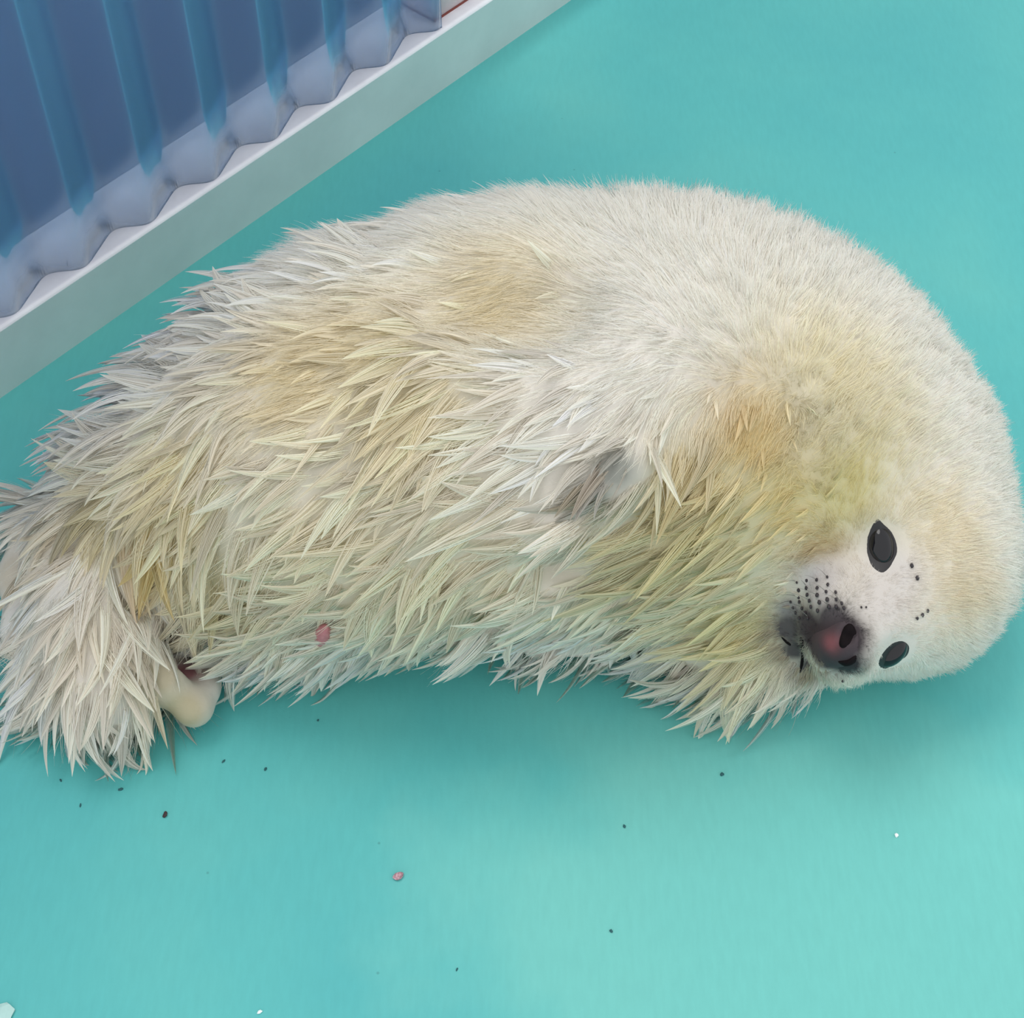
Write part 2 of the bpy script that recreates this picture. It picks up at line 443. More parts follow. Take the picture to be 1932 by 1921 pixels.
# relax a little
for _ in range(3):
    s_ = np.zeros_like(V); c_ = np.zeros(len(V))
    for i in range(4):
        a_, b_ = Q[:, i], Q[:, (i + 1) % 4]
        np.add.at(s_, a_, V[b_]); np.add.at(s_, b_, V[a_]); np.add.at(c_, a_, 1); np.add.at(c_, b_, 1)
    V = 0.5 * V + 0.5 * s_ / c_[:, None]
V[:, 2] = np.maximum(V[:, 2], 0.0004)
fn = np.cross(V[Q[:, 2]] - V[Q[:, 0]], V[Q[:, 3]] - V[Q[:, 1]])
VN = np.zeros_like(V)
for i in range(4): np.add.at(VN, Q[:, i], fn)
VN = nrm(VN)

# ------------------------------------------------------------------ coat colour (stains of the coat, fixed to the animal)
def blob(px, py, r, c, w=1.0):
    h_ = hit(px, py); return (h_, r * depth(h_) / FPX, lin(c), w)
BASE = lin((251, 246, 236))
COL = [
    blob(560, 720, 150, (230, 216, 178), .7), blob(950, 560, 140, (234, 222, 188), .65), blob(700, 640, 150, (234, 222, 188), .6),
    blob(800, 780, 150, (236, 225, 190), .6), blob(350, 900, 150, (234, 222, 186), .7), blob(290, 1040, 80, (222, 202, 142), .8),
    blob(1440, 810, 120, (226, 198, 138), .8), blob(1490, 940, 120, (230, 208, 144), .8), blob(1560, 720, 170, (242, 233, 202), .75),
    blob(1640, 820, 150, (241, 232, 202), .7), blob(1560, 1035, 48, (200, 168, 106), .9), blob(1600, 930, 100, (232, 220, 166), .9),
    blob(1350, 1000, 170, (230, 220, 176), .8), blob(1250, 1060, 150, (222, 214, 176), .75), blob(1400, 1180, 150, (228, 220, 178), .8),
    blob(1760, 990, 130, (242, 232, 206), .7), blob(1810, 1120, 90, (238, 227, 200), .6), blob(1300, 900, 90, (214, 198, 150), .6),
    blob(650, 1050, 260, (242, 233, 208), .75), blob(900, 1080, 200, (240, 231, 206), .7), blob(430, 1120, 130, (224, 214, 180), .8),
    blob(180, 1200, 130, (236, 229, 214), .7), blob(120, 1000, 80, (222, 212, 190), .6), blob(200, 960, 80, (222, 208, 164), .7),
    
    blob(1080, 1160, 70, (238, 231, 212), .7),
    blob(250, 1030, 22, (206, 160, 112), .6),
    blob(300, 1280, 50, (208, 199, 172), .95), blob(345, 1345, 60, (200, 190, 158), 1.0), blob(352, 1268, 34, (176, 124, 128), 1.0), blob(25, 1080, 60, (222, 212, 192), .95),
    blob(1690, 1080, 60, (230, 225, 219), .85), blob(1660, 1130, 80, (228, 222, 215), .9), blob(1580, 1090, 55, (230, 224, 215), .85),
    blob(1160, 885, 50, (164, 165, 156), 1.0), blob(1110, 930, 40, (164, 165, 156), 1.0),
    # dark skin of the muzzle
    blob(1545, 1105, 44, (222, 217, 214), 1.3), blob(1492, 1150, 34, (176, 173, 168), 1.0),
    blob(1570, 1172, 36, (92, 88, 90), 1.5), blob(1528, 1186, 40, (92, 86, 88), 1.6), blob(1490, 1185, 34, (98, 92, 92), 1.4), blob(1500, 1225, 28, (90, 84, 84), 1.3),
    blob(1545, 1222, 54, (72, 60, 64), 1.8), blob(1596, 1206, 42, (62, 54, 58), 1.8), blob(1585, 1248, 42, (60, 54, 58), 1.8), blob(1535, 1258, 32, (78, 68, 72), 1.3),
    blob(1570, 1214, 22, (142, 82, 86), .5),
]
def coat(P):
    c = np.repeat(BASE[None], len(P), 0)
    for h_, r, cc, w in COL:
        g = w * np.exp(-((P - h_) ** 2).sum(1) / (r * r) * 1.4)
        c = c + (cc - c) * np.minimum(g * 1.35, 1)[:, None] ** 1.0
    return c

# ------------------------------------------------------------------ fur
# px, py, direction of lie, length px, lift, wetness
FIELD = np.array([
    (1450, 430, .35, -.9, 58, .8, 0), (1330, 390, .15, -1, 55, .75, 0), (1200, 370, -.05, -1, 55, .7, 0), (1050, 380, -.4, -.8, 58, .6, 0),
    (850, 420, -.75, -.5, 66, .6, .12), (650, 480, -.85, -.45, 88, .65, .45), (600, 570, -.88, 0, 70, .28, .3), (780, 510, -.8, .05, 60, .3, .1), (870, 620, -.7, .2, 55, .3, .2), (450, 580, -.9, -.4, 95, .6, .75),
    (290, 700, -.96, -.28, 108, .55, .9), (200, 830, -.98, -.2, 130, .6, .95), (130, 950, -.97, .1, 125, .4, 1), (420, 680, -.9, -.1, 90, .25, .7),
    (700, 620, -.85, .25, 70, .22, .35), (560, 720, -.7, .2, 46, .3, .25), (950, 540, -.75, .25, 55, .28, .15), (950, 450, -.85, -.1, 58, .35, .05),
    (1150, 600, -.7, -.1, 45, .5, 0), (1130, 500, -.6, -.4, 45, .5, 0), (1300, 550, -.35, -.6, 42, .55, 0), (1350, 680, -.5, -.1, 40, .55, 0), (1450, 650, -.2, -.5, 40, .6, 0),
    (820, 690, -.65, .7, 120, .14, .9), (780, 800, -.5, .8, 120, .14, 1), (950, 760, -.93, .25, 95, .16, .7), (1060, 820, -.93, .25, 80, .18, .7),
    (900, 860, -.85, .4, 110, .14, 1), (600, 870, -.8, .5, 85, .14, .85), (480, 780, -.7, .4, 60, .2, .4), (400, 830, -.55, .8, 110, .14, 1),
    (300, 860, -.6, .6, 110, .16, 1), (350, 950, -.6, .75, 120, .12, 1), (500, 1000, -.75, .62, 120, .12, 1), (700, 1000, -.8, .55, 120, .12, 1),
    (900, 980, -.85, .5, 115, .12, 1), (1020, 930, -.85, .45, 90, .12, .9), (700, 1160, -.7, .65, 105, .18, 1), (850, 1180, -.5, .8, 100, .18, 1),
    (560, 1180, -.65, .7, 110, .18, 1), (430, 1160, -.4, .9, 115, .15, 1), (950, 1080, -.75, .6, 100, .12, 1), (330, 1080, -.4, .9, 115, .12, 1),
    (220, 1080, -.05, 1, 120, .1, 1), (200, 1180, .05, 1, 120, .1, 1), (230, 1280, .12, 1, 100, .1, 1), (130, 1180, .1, 1, 110, .1, 1),
    (150, 1320, .0, 1, 95, .15, 1), (70, 1330, -.8, .5, 100, .2, 1), (40, 1260, -.9, .2, 80, .2, 1), (60, 1010, -.8, .55, 90, .12, 1), (150, 1010, -.7, .7, 110, .12, 1),
    (1200, 700, -.6, .3, 38, .5, .1), (1150, 780, -.6, .5, 46, .35, .35), (1250, 800, -.2, .95, 55, .25, .5), (1320, 870, -.45, .9, 95, .14, .9),
    (1230, 900, -.6, .8, 95, .12, 1), (1250, 980, -.88, .4, 120, .1, 1), (1200, 1060, -.99, .05, 120, .08, 1), (1350, 1000, -.75, .65, 105, .14, .95),
    (1400, 1100, -.92, .3, 95, .12, 1), (1300, 1130, -.93, .3, 110, .12, 1), (1350, 1200, -.8, .55, 110, .15, 1), (1450, 1220, -.55, .85, 110, .18, 1),
    (1530, 1280, -.12, 1, 75, .25, .9), (1450, 960, -.75, .5, 55, .22, .65), (1440, 800, -.4, .6, 42, .35, .3), (1380, 780, -.3, .8, 44, .4, .3),
    (1100, 1180, -.6, .75, 80, .15, 1), (1020, 1180, -.75, .6, 75, .15, 1), (1180, 1180, -.4, .85, 85, .15, 1),
    (1600, 700, .4, -.4, 40, .6, 0), (1500, 600, .4, -.6, 44, .6, 0), (1700, 650, .7, -.6, 40, .6, 0), (1750, 800, .8, -.45, 38, .6, 0), (1850, 880, .92, -.35, 36, .6, 0),
    (1880, 1000, .98, -.1, 34, .6, 0), (1880, 1110, .95, .25, 34, .6, 0), (1800, 1220, .75, .65, 28, .5, .05), (1730, 1275, .4, .9, 22, .4, .1), (1640, 1300, -.1, 1, 30, .3, .4),
    (1560, 850, .1, -.2, 36, .6, .05), (1650, 900, .3, -.7, 28, .5, 0), (1760, 950, .8, -.4, 28, .5, 0), (1600, 990, -.3, -.6, 20, .35, 0), (1540, 1040, -.8, .1, 30, .25, .25),
    (1663, 960, .1, -.9, 20, .35, 0), (1720, 1020, .8, -.2, 18, .35, 0), (1720, 1100, .9, -.1, 18, .3, 0), (1780, 1080, .95, .05, 24, .5, 0),
    (1620, 1060, -.3, -.7, 14, .3, 0), (1660, 1120, .7, -.4, 14, .3, 0), (1640, 1190, .8, .2, 11, .3, 0), (1730, 1180, .95, .1, 18, .4, 0), (1650, 1270, .2, .95, 18, .3, 0),
    (1545, 1100, -.2, -.8, 9, .25, 0), (1540, 1150, -.2, -.7, 3.5, .2, 0), (1490, 1130, -.8, -.2, 14, .2, .3), (1570, 1215, .2, .2, 1.5, .2, 0), (1500, 1215, -.6, .2, 4, .2, 0), (1575, 1280, 0, 1, 14, .25, .3),
    (1440, 1060, -.92, .2, 75, .14, .8),
    (1490, 1172, -.6, -.1, 5, .2, 0), (1530, 1180, 0, -.5, 3, .2, 0), (1478, 1212, -.7, .2, 7, .2, 0), (1560, 1262, 0, .8, 5, .2, 0), (1602, 1258, .5, .6, 6, .2, 0), (1528, 1276, -.2, .9, 12, .3, .2), (1626, 1210, .8, 0, 7, .2, 0), (1505, 1245, -.3, .6, 8, .2, .1),
    (470, 1235, -.5, .8, 100, .75, 1), (560, 1245, -.6, .8, 100, .8, 1), (650, 1250, -.6, .8, 100, .8, 1), (740, 1248, -.6, .8, 100, .8, 1), (830, 1240, -.5, .9, 95, .8, 1), (900, 1230, -.4, .9, 90, .7, 1),
    (1250, 1200, -.7, .6, 110, .5, 1), (1320, 1250, -.7, .7, 120, .6, 1), (1390, 1275, -.6, .8, 125, .7, 1), (1450, 1290, -.45, .9, 130, .7, 1), (1510, 1300, -.25, 1, 120, .7, 1), (1540, 1310, -.1, 1, 100, .6, 1),
    (1040, 1225, -.5, .8, 80, .6, 1), (1120, 1225, -.35, .9, 80, .6, 1), (120, 1350, -.3, .9, 100, .4, 1), (200, 1370, .05, 1, 90, .4, 1),
], float)
def field(P):
    uv = proj(P); out = np.zeros((len(P), 5)); 
    for s in range(0, len(P), 20000):
        u_ = uv[s:s + 20000]
        d2 = ((u_[:, None, :] - FIELD[None, :, :2]) ** 2).sum(2)
        w = 1.0 / (d2 + 25.0 ** 2) ** 1.7
        out[s:s + 20000] = (w @ FIELD[:, 2:]) / w.sum(1, keepdims=True)
    return out, uv

# places without fur: centre px, radius px
BARE = [(1663, 1033, 46), (1664, 1070, 24), (1688, 1232, 40), (1565, 1215, 46), (1597, 1200, 26), (1515, 1235, 22), (1580, 1245, 30), (345, 1258, 36), (350, 1345, 48), (398, 1300, 30), 
        (25, 1060, 34), (30, 1130, 34), (1158, 888, 18), (1112, 930, 14), (1135, 985, 22), (1055, 1072, 30), (612, 1178, 18)]
BARE3 = [(hit(a, b), r) for a, b, r in BARE]
def near_path(P, nodes):
    m = np.zeros(len(P), bool); W3 = [(wp(a, b, z), (r + 9) * PXM) for a, b, z, r in nodes]
    for (a, ra), (b, rb) in zip(W3[:-1], W3[1:]):
        ab = b - a; t = np.clip((P - a) @ ab / (ab @ ab), 0, 1)
        m |= np.linalg.norm(P - a - t[:, None] * ab, axis=1) < ra + (rb - ra) * t
    return m
PXM = depth(at(300, 1250, .03)) / FPX
BARE_PATHS = [[(300, 1262, .042, 24), (318, 1292, .036, 26), (366, 1335, .020, 33), (393, 1300, .018, 22), (404, 1256, .014, 14)],
              [(38, 1050, .036, 34), (36, 1100, .034, 34), (46, 1170, .031, 36)]]
def furless(P):
    m = np.zeros(len(P), bool)
    for bp in BARE_PATHS: m |= near_path(P, bp)
    for h_, r in BARE3:
        m |= ((P - h_) ** 2).sum(1) < (r * depth(h_) / FPX) ** 2
    return m

# ------------------------------------------------------------------ body mesh
pup = empty('seal_pup', at(1000, 900, 0))
PL = np.array(pup.location)
me = bpy.data.meshes.new('body')
me.from_pydata((V - PL).tolist(), [], Q.tolist())
ca = me.attributes.new('coat', 'FLOAT_COLOR', 'POINT')
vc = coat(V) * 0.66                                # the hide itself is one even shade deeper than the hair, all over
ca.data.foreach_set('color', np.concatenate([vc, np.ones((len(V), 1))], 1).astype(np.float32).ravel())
def skin_material():
    nt = NT('pup_skin')
    a = nt.n('ShaderNodeAttribute', attribute_name='coat')
    p = nt.n('ShaderNodeBsdfPrincipled', **{'Roughness': 0.55, 'Specular IOR Level': 0.18})
    nt.l(a.outputs['Color'], p.inputs['Base Color'])
    tc = nt.n('ShaderNodeTexCoord'); nb = nt.n('ShaderNodeTexNoise', Scale=260.0, Detail=4.0); nt.l(tc.outputs['Object'], nb.inputs['Vector'])
    b = nt.n('ShaderNodeBump', Strength=0.3, Distance=0.001); nt.l(nb.outputs['Fac'], b.inputs['Height']); nt.l(b.outputs['Normal'], p.inputs['Normal'])
    nt.l(p.outputs['BSDF'], nt.out.inputs['Surface']); return nt.m
link('body', me, skin_material(), pup, True)
tag(pup, 'cream white furry seal pup with wet belly fur lying on its side', 'seal')
print('BODY', len(V), len(Q))

# ------------------------------------------------------------------ fur strands
tri = np.concatenate([Q[:, [0, 1, 2]], Q[:, [0, 2, 3]]])
tarea = 0.5 * np.linalg.norm(np.cross(V[tri[:, 1]] - V[tri[:, 0]], V[tri[:, 2]] - V[tri[:, 0]]), axis=1)
tw = tarea.copy()
tw[V[tri].mean(1)[:, 2] < 0.004] = 0
def scatter(n):
    f = np.searchsorted(np.cumsum(tw) / tw.sum(), rng.random(n)); f = np.minimum(f, len(tri) - 1)
    a = rng.random(n); b = rng.random(n); sw = a + b > 1; a[sw] = 1 - a[sw]; b[sw] = 1 - b[sw]
    t = tri[f]; wts = np.stack([1 - a - b, a, b], 1)
    return (V[t] * wts[..., None]).sum(1), nrm((VN[t] * wts[..., None]).sum(1))
def lie(P, N, fl_):
    d = fl_[:, 0:1] * RX - fl_[:, 1:2] * UP
    m = np.linalg.norm(d, axis=1, keepdims=True); d = d / np.maximum(m, .75)
    return d - (d * N).sum(1, keepdims=True) * N
def vnoise(P, sc, seed):                      # cheap smooth noise from random plane waves
    r = np.random.default_rng(seed); o = np.zeros(len(P))
    for _ in range(10):
        k = nrm(r.normal(size=3)) * sc * r.uniform(.6, 1.5); o += np.sin(P @ k + r.uniform(0, 6.28))
    return o / 10 ** .5
HAIRS = []
CREAM = lin((186, 176, 154))
def add_hairs(pts, radii, colr, nr):          # pts (n, k, 3)
    pts[..., 2] = np.maximum(pts[..., 2], 0.0012)
    HAIRS.append((pts, radii, colr, nr))

PX = depth(at(1000, 800, .1)) / FPX           # metres per photo pixel on the coat
# ---- fluffy dry coat
def fluff(n, lmul, wmul, wetmax, seed, near=None):
    P, N = scatter(n)
    if near is not None:
        kk = ((P - near[0]) ** 2).sum(1) < near[1] ** 2; P, N = P[kk], N[kk]; n = len(P)
    fl_, uv = field(P)
    keep = ~furless(P) & (rng.random(n) > np.clip((fl_[:, 4] - wetmax) * 3, 0, .92)); P, N, fl_ = P[keep], N[keep], fl_[keep]
    n = len(P)
    T_ = lie(P, N, fl_)
    L = fl_[:, 2] * PX * rng.uniform(.65, 1.15, n) * lmul
    lift = fl_[:, 3]
    # neighbouring hairs lean together into soft tufts
    j = np.stack([vnoise(P, 330, seed + i) for i in range(3)], 1) * .17 + np.stack([vnoise(P, 900, seed + 10 + i) for i in range(3)], 1) * .14
    dirn = nrm(T_ + N * (lift[:, None] * .9) + j + rng.normal(size=(n, 3)) * .10)
    tang = nrm(T_ + N * .06 + j * .6 + rng.normal(size=(n, 3)) * .08)
    k = 5; t = np.linspace(0, 1, k)[None, :, None]
    pts = P[:, None] - N[:, None] * .0006 + L[:, None, None] * (dirn[:, None] * (t - .35 * t * t) + tang[:, None] * (.35 * t * t))
    w = wmul * PX * np.clip(L / (40 * PX), .35, 1) ** .5
    rad_ = w[:, None] * (1 - .85 * np.linspace(0, 1, k)[None] ** 1.5)
    c = coat(P); c = np.where((L > 17 * PX)[:, None], np.maximum(c, CREAM), c) * (1 + .05 * rng.normal(size=(n, 1)))
    add_hairs(pts, rad_, c, N)
fluff(190000, 1.0, .62, .35, 100)
fluff(420000, 1.0, .60, .35, 160, near=(hp(.06, 0, 0), .075))
# ---- wet pointed locks
def locks(n, per, wmin, lmul, seed, thick=1.0):
    P, N = scatter(n); fl_, uv = field(P)
    keep = ~furless(P) & (rng.random(n) < np.clip((fl_[:, 4] - wmin) * 2.2, 0, 1)); P, N, fl_ = P[keep], N[keep], fl_[keep]
    n = len(P); T_ = lie(P, N, fl_)
    L = fl_[:, 2] * PX * rng.uniform(.55, 1.25, n) * lmul
    jit = vnoise(P, 120, seed)[:, None] * np.cross(N, nrm(T_)) * .22 + np.cross(N, nrm(T_)) * rng.normal(size=(n, 1)) * .20
    d0 = nrm(T_ + N * (fl_[:, 3:4] * .9 + .16) + jit)
    d1 = nrm(T_ + N * (fl_[:, 3:4] * .45 - .02) + jit * 1.7 + np.cross(N, nrm(T_)) * rng.normal(size=(n, 1)) * .18)
    side = nrm(np.cross(N, d0)); k = 7; t = np.linspace(0, 1, k)
    mid = P[:, None] + L[:, None, None] * (d0[:, None] * (t - .5 * t * t)[None, :, None] + d1[:, None] * (.5 * t * t)[None, :, None])
    rw = np.clip(L * .115, .0012, .0060) * rng.uniform(.6, 1.3, n) * thick     # half width of a lock at its root
    cl = np.maximum(coat(P), CREAM) * (1 + .10 * np.clip(rng.normal(size=(n, 1)), -2, 1.1)); 
    m = n * per
    rep = np.repeat(np.arange(n), per)
    ox = rng.uniform(-1, 1, m); oy = rng.uniform(-.5, .9, m); ol = rng.uniform(-.25, .25, m)
    prof = (1 - t ** 1.6)[None, :]                                    # converge towards the tip
    pts = mid[rep] + (side[rep] * (ox * rw[rep])[:, None])[:, None] * prof[..., None] + (N[rep] * (oy * rw[rep] * .55)[:, None])[:, None] * prof[..., None]
    pts = pts + (d0[rep] * (ol * L[rep] * .5)[:, None])[:, None] * (1 - t)[None, :, None]
    rad_ = (.62 * PX * (1 - .80 * t ** 2))[None, :].repeat(m, 0)
    c = cl[rep] * (1 + .05 * rng.normal(size=(m, 1)))
    add_hairs(pts, rad_, c, nrm(N[rep] + side[rep] * (ox * .55)[:, None]))
locks(4300, 32, .05, 1.06, 300)
locks(1300, 26, .3, 1.35, 420, .75)

def build_fur(name, parent, mat):
    tot = sum(len(h[0]) for h in HAIRS)
    sizes = np.concatenate([np.full(len(h[0]), h[0].shape[1], np.int32) for h in HAIRS])
    pos = np.concatenate([h[0].reshape(-1, 3) for h in HAIRS]) - PL
    rd = np.concatenate([h[1].ravel() for h in HAIRS])
    cc = np.clip(np.concatenate([h[2] for h in HAIRS]), .002, .93); nn = np.concatenate([h[3] for h in HAIRS])
    hc = bpy.data.hair_curves.new(name); hc.add_curves(sizes.tolist())
    hc.attributes['position'].data.foreach_set('vector', pos.astype(np.float32).ravel())
    ra = hc.attributes.get('radius') or hc.attributes.new('radius', 'FLOAT', 'POINT')
    ra.data.foreach_set('value', rd.astype(np.float32))
    a = hc.attributes.new('coat', 'FLOAT_COLOR', 'CURVE'); a.data.foreach_set('color', np.concatenate([cc, np.ones((tot, 1))], 1).astype(np.float32).ravel())
    a = hc.attributes.new('root_normal', 'FLOAT_VECTOR', 'CURVE'); a.data.foreach_set('vector', nn.astype(np.float32).ravel())
    hc.materials.append(mat)
    o = bpy.data.objects.new(name, hc); col.objects.link(o); o.parent = parent
    print('HAIRS', tot, len(pos)); return o
def fur_material():
    nt = NT('lanugo_fur')
    a = nt.n('ShaderNodeAttribute', attribute_name='coat'); nr = nt.n('ShaderNodeAttribute', attribute_name='root_normal')
    ge = nt.n('ShaderNodeNewGeometry')
    mv = nt.n('ShaderNodeMix', data_type='VECTOR'); mv.inputs['Factor'].default_value = 0.2
    nt.l(nr.outputs['Vector'], mv.inputs['A']); nt.l(ge.outputs['Normal'], mv.inputs['B'])
    nz_ = nt.n('ShaderNodeVectorMath', operation='NORMALIZE'); nt.l(mv.outputs['Result'], nz_.inputs[0])
    d = nt.n('ShaderNodeBsdfDiffuse'); nt.l(a.outputs['Color'], d.inputs['Color']); nt.l(nz_.outputs['Vector'], d.inputs['Normal'])
    tl = nt.n('ShaderNodeBsdfTranslucent'); nt.l(a.outputs['Color'], tl.inputs['Color'])
    m1 = nt.n('ShaderNodeMixShader', Fac=0.42); nt.l(d.outputs['BSDF'], m1.inputs[1]); nt.l(tl.outputs['BSDF'], m1.inputs[2])
    g = nt.n('ShaderNodeBsdfGlossy', Roughness=0.4, Color=(1, 1, 1, 1))
    m2 = nt.n('ShaderNodeMixShader', Fac=0.03); nt.l(m1.outputs['Shader'], m2.inputs[1]); nt.l(g.outputs['BSDF'], m2.inputs[2])
    nt.l(m2.outputs['Shader'], nt.out.inputs['Surface']); return nt.m
fur = build_fur('fur', pup, fur_material()); tag(fur, kind='stuff')

# ------------------------------------------------------------------ eyes, nose, whiskers
M_eye = principled('wet_eyeball', (16, 16, 20), 0.05, Specular_IOR_Level=0.35, Coat_Weight=0.15, Coat_Roughness=0.03)
M_lid = principled('dark_eyelid', (30, 28, 30), 0.5, bump=(500, .3, .0004))
M_nose = principled('nose_leather', (96, 80, 83), 0.4, bump=(420, .5, .0006), var=(160, (70, 62, 66)))
M_nostril = principled('nostril_dark', (20, 15, 17), 0.8, Specular_IOR_Level=0.1)
M_pink = principled('pink_skin', (188, 124, 126), 0.5, var=(300, (160, 92, 98)))
M_dot = principled('follicle_dark', (46, 40, 44), 0.6)
M_whisk = principled('whisker_horn', (120, 116, 110), 0.4)
M_crumb_grey = principled('pale_grey_skin', (176, 176, 172), 0.6, bump=(900, .6, .0006))

def frame_at(p, n, sdir):                     # tangent axes: a along a picture direction, b across, n out
    d = sdir[0] * RX - sdir[1] * UP
    a = nrm(d - n * (d @ n)); b = np.cross(n, a); return a, b
def ellipsoid(name, c, a, b, n, ra, rb, rn, mat, parent, seg=24, rings=14):
    bm = bmesh.new(); bmesh.ops.create_uvsphere(bm, u_segments=seg, v_segments=rings, radius=1.0)
    for v in bm.verts:
        v.co = Vector(c - PL + a * (v.co.x * ra) + b * (v.co.y * rb) + n * (v.co.z * rn))
    return from_bm(name, bm, mat, parent, True)
def ring(name, c, a, b, n, ra, rb, rt, mat, parent, dome=0.0, seg=36, sub=10, pinch=0.0):
    bm = bmesh.new(); rows = []
    for i in range(seg):
        t = 2 * math.pi * i / seg
        ct, st = math.cos(t), math.sin(t)
        rr = 1.0 + pinch * abs(ct) ** 8
        cen = a * (ra * ct * rr) + b * (rb * st)
        out = nrm(a * (ct / ra) + b * (st / rb))
        cen = cen + n * (dome * (1 - ct * ct))
        rows.append([bm.verts.new(Vector(c - PL + cen + (out * math.cos(s) * 1.25 + n * math.sin(s) * .8) * rt)) for s in np.linspace(0, 2 * math.pi, sub, endpoint=False)])
    for i in range(seg):
        for j in range(sub):
            bm.faces.new((rows[i][j], rows[(i + 1) % seg][j], rows[(i + 1) % seg][(j + 1) % sub], rows[i][(j + 1) % sub]))
    return from_bm(name, bm, mat, parent, True)
def patch(name, poly, h, mat, parent, rings=6, coatcol=False, sub=4, dome=1.0):
    """a thin raised piece that follows the skin inside a closed outline"""
    P = np.array(poly, float); n = len(P); fine = []
    for i in range(n):                        # Catmull-Rom outline
        p0_, p1_, p2_, p3_ = P[i - 1], P[i], P[(i + 1) % n], P[(i + 2) % n]
        for t in np.arange(sub) / sub:
            fine.append(.5 * (2 * p1_ + (p2_ - p0_) * t + (2 * p0_ - 5 * p1_ + 4 * p2_ - p3_) * t * t + (3 * p1_ - p0_ - 3 * p2_ + p3_) * t ** 3))
    O = np.array(fine); c = O.mean(0); m = len(O)
    rr = np.linspace(1, 0, rings + 1)[:-1]
    pix = np.concatenate([c + (O - c) * r for r in rr] + [c[None]])
    hp_ = hit_many(pix[:, 0], pix[:, 1])
    e = 8e-4
    nn = nrm(np.stack([sdf(hp_ + e * v) - sdf(hp_ - e * v) for v in np.eye(3)], 1))
    prof = np.concatenate([np.full(m, -.0006 + h * dome * (1 - r ** 4)) for r in rr] + [[h * dome]])
    X = hp_ + nn * prof[:, None]
    f = []
    for k in range(rings - 1):
        for i in range(m):
            j = (i + 1) % m; f.append((k * m + i, k * m + j, (k + 1) * m + j, (k + 1) * m + i))
    f += [((rings - 1) * m + i, (rings - 1) * m + (i + 1) % m, rings * m) for i in range(m)]
    # closed underside
    base = len(X); X = np.concatenate([X, hp_[:m] - nn[:m] * .002, (hp_[-1] - nn[-1] * .002)[None]])
    for i in range(m):
        j = (i + 1) % m
        f.append((i, base + i, base + j, j)); f.append((base + i, base + m, base + j))
    me_ = bpy.data.meshes.new(name); me_.from_pydata((X - PL).tolist(), [], f)
    if coatcol:
        a_ = me_.attributes.new('coat', 'FLOAT_COLOR', 'POINT')
        a_.data.foreach_set('color', np.concatenate([coat(X), np.ones((len(X), 1))], 1).astype(np.float32).ravel())
    b_ = bmesh.new(); b_.from_mesh(me_); bmesh.ops.recalc_face_normals(b_, faces=b_.faces[:]); b_.to_mesh(me_); b_.free()
    return link(name, me_, mat, parent, True)
def oval(cx, cy, a_, b_, ang, n=10):
    t = np.linspace(0, 2 * math.pi, n, endpoint=False); ca_, sa_ = math.cos(ang), math.sin(ang)
    return [(cx + a_ * math.cos(q) * ca_ - b_ * math.sin(q) * sa_, cy + a_ * math.cos(q) * sa_ + b_ * math.sin(q) * ca_) for q in t]
M_skin = bpy.data.materials['pup_skin']
def make_eye(c, n, sdir, ra, rb, rn, sink, lid):
    a, b = frame_at(c, n, sdir)
    e = ellipsoid('eye', c - n * sink, a, b, n, ra, rb, rn, M_eye, pup)
    patch('eyelid', lid, .0019, M_lid, e, rings=6)
    return e
ec = hit(1662, 1030)
make_eye(ec, nrm(sdf_n(ec, .008) * .6 - FW * .4), (.14, 1), 43 * PX, 25 * PX, .0095, .0032,
         [(1654, 974), (1668, 984), (1687, 1004), (1697, 1035), (1690, 1062), (1668, 1086), (1646, 1076), (1633, 1050), (1632, 1015), (1642, 990)])
ec = hit(1687, 1234)
make_eye(ec, nrm(sdf_n(ec, .008) * .8 - FW * .2), (.62, -.75), 33 * PX, 22 * PX, .0088, .0038,
         [(1655, 1254), (1663, 1231), (1683, 1211), (1704, 1206), (1718, 1218), (1713, 1238), (1692, 1252), (1669, 1265)])
nose = patch('nose', [(1519, 1216), (1532, 1194), (1558, 1182), (1584, 1168), (1606, 1168), (1618, 1198), (1622, 1234), (1612, 1252), (1586, 1262), (1560, 1272), (1536, 1275), (1521, 1262), (1514, 1240)], .0022, M_skin, pup, rings=9, coatcol=True)
tag(nose, 'bare dark nose with a pink middle')
patch('nostril', oval(1597, 1201, 27, 15, -1.25), .0036, M_nostril, nose, rings=5)
patch('nostril', [(1578, 1246), (1600, 1243), (1616, 1236), (1613, 1252), (1594, 1257)], .0027, M_nostril, nose, rings=4)
patch('mouth_line', [(1508, 1196), (1516, 1206), (1520, 1232), (1518, 1256), (1508, 1280), (1509, 1256), (1512, 1232), (1510, 1210)], .0012, M_nostril, pup, rings=4)
patch('mouth_line', [(1468, 1196), (1484, 1207), (1497, 1217), (1494, 1222), (1480, 1213)], .0010, M_nostril, pup, rings=3)
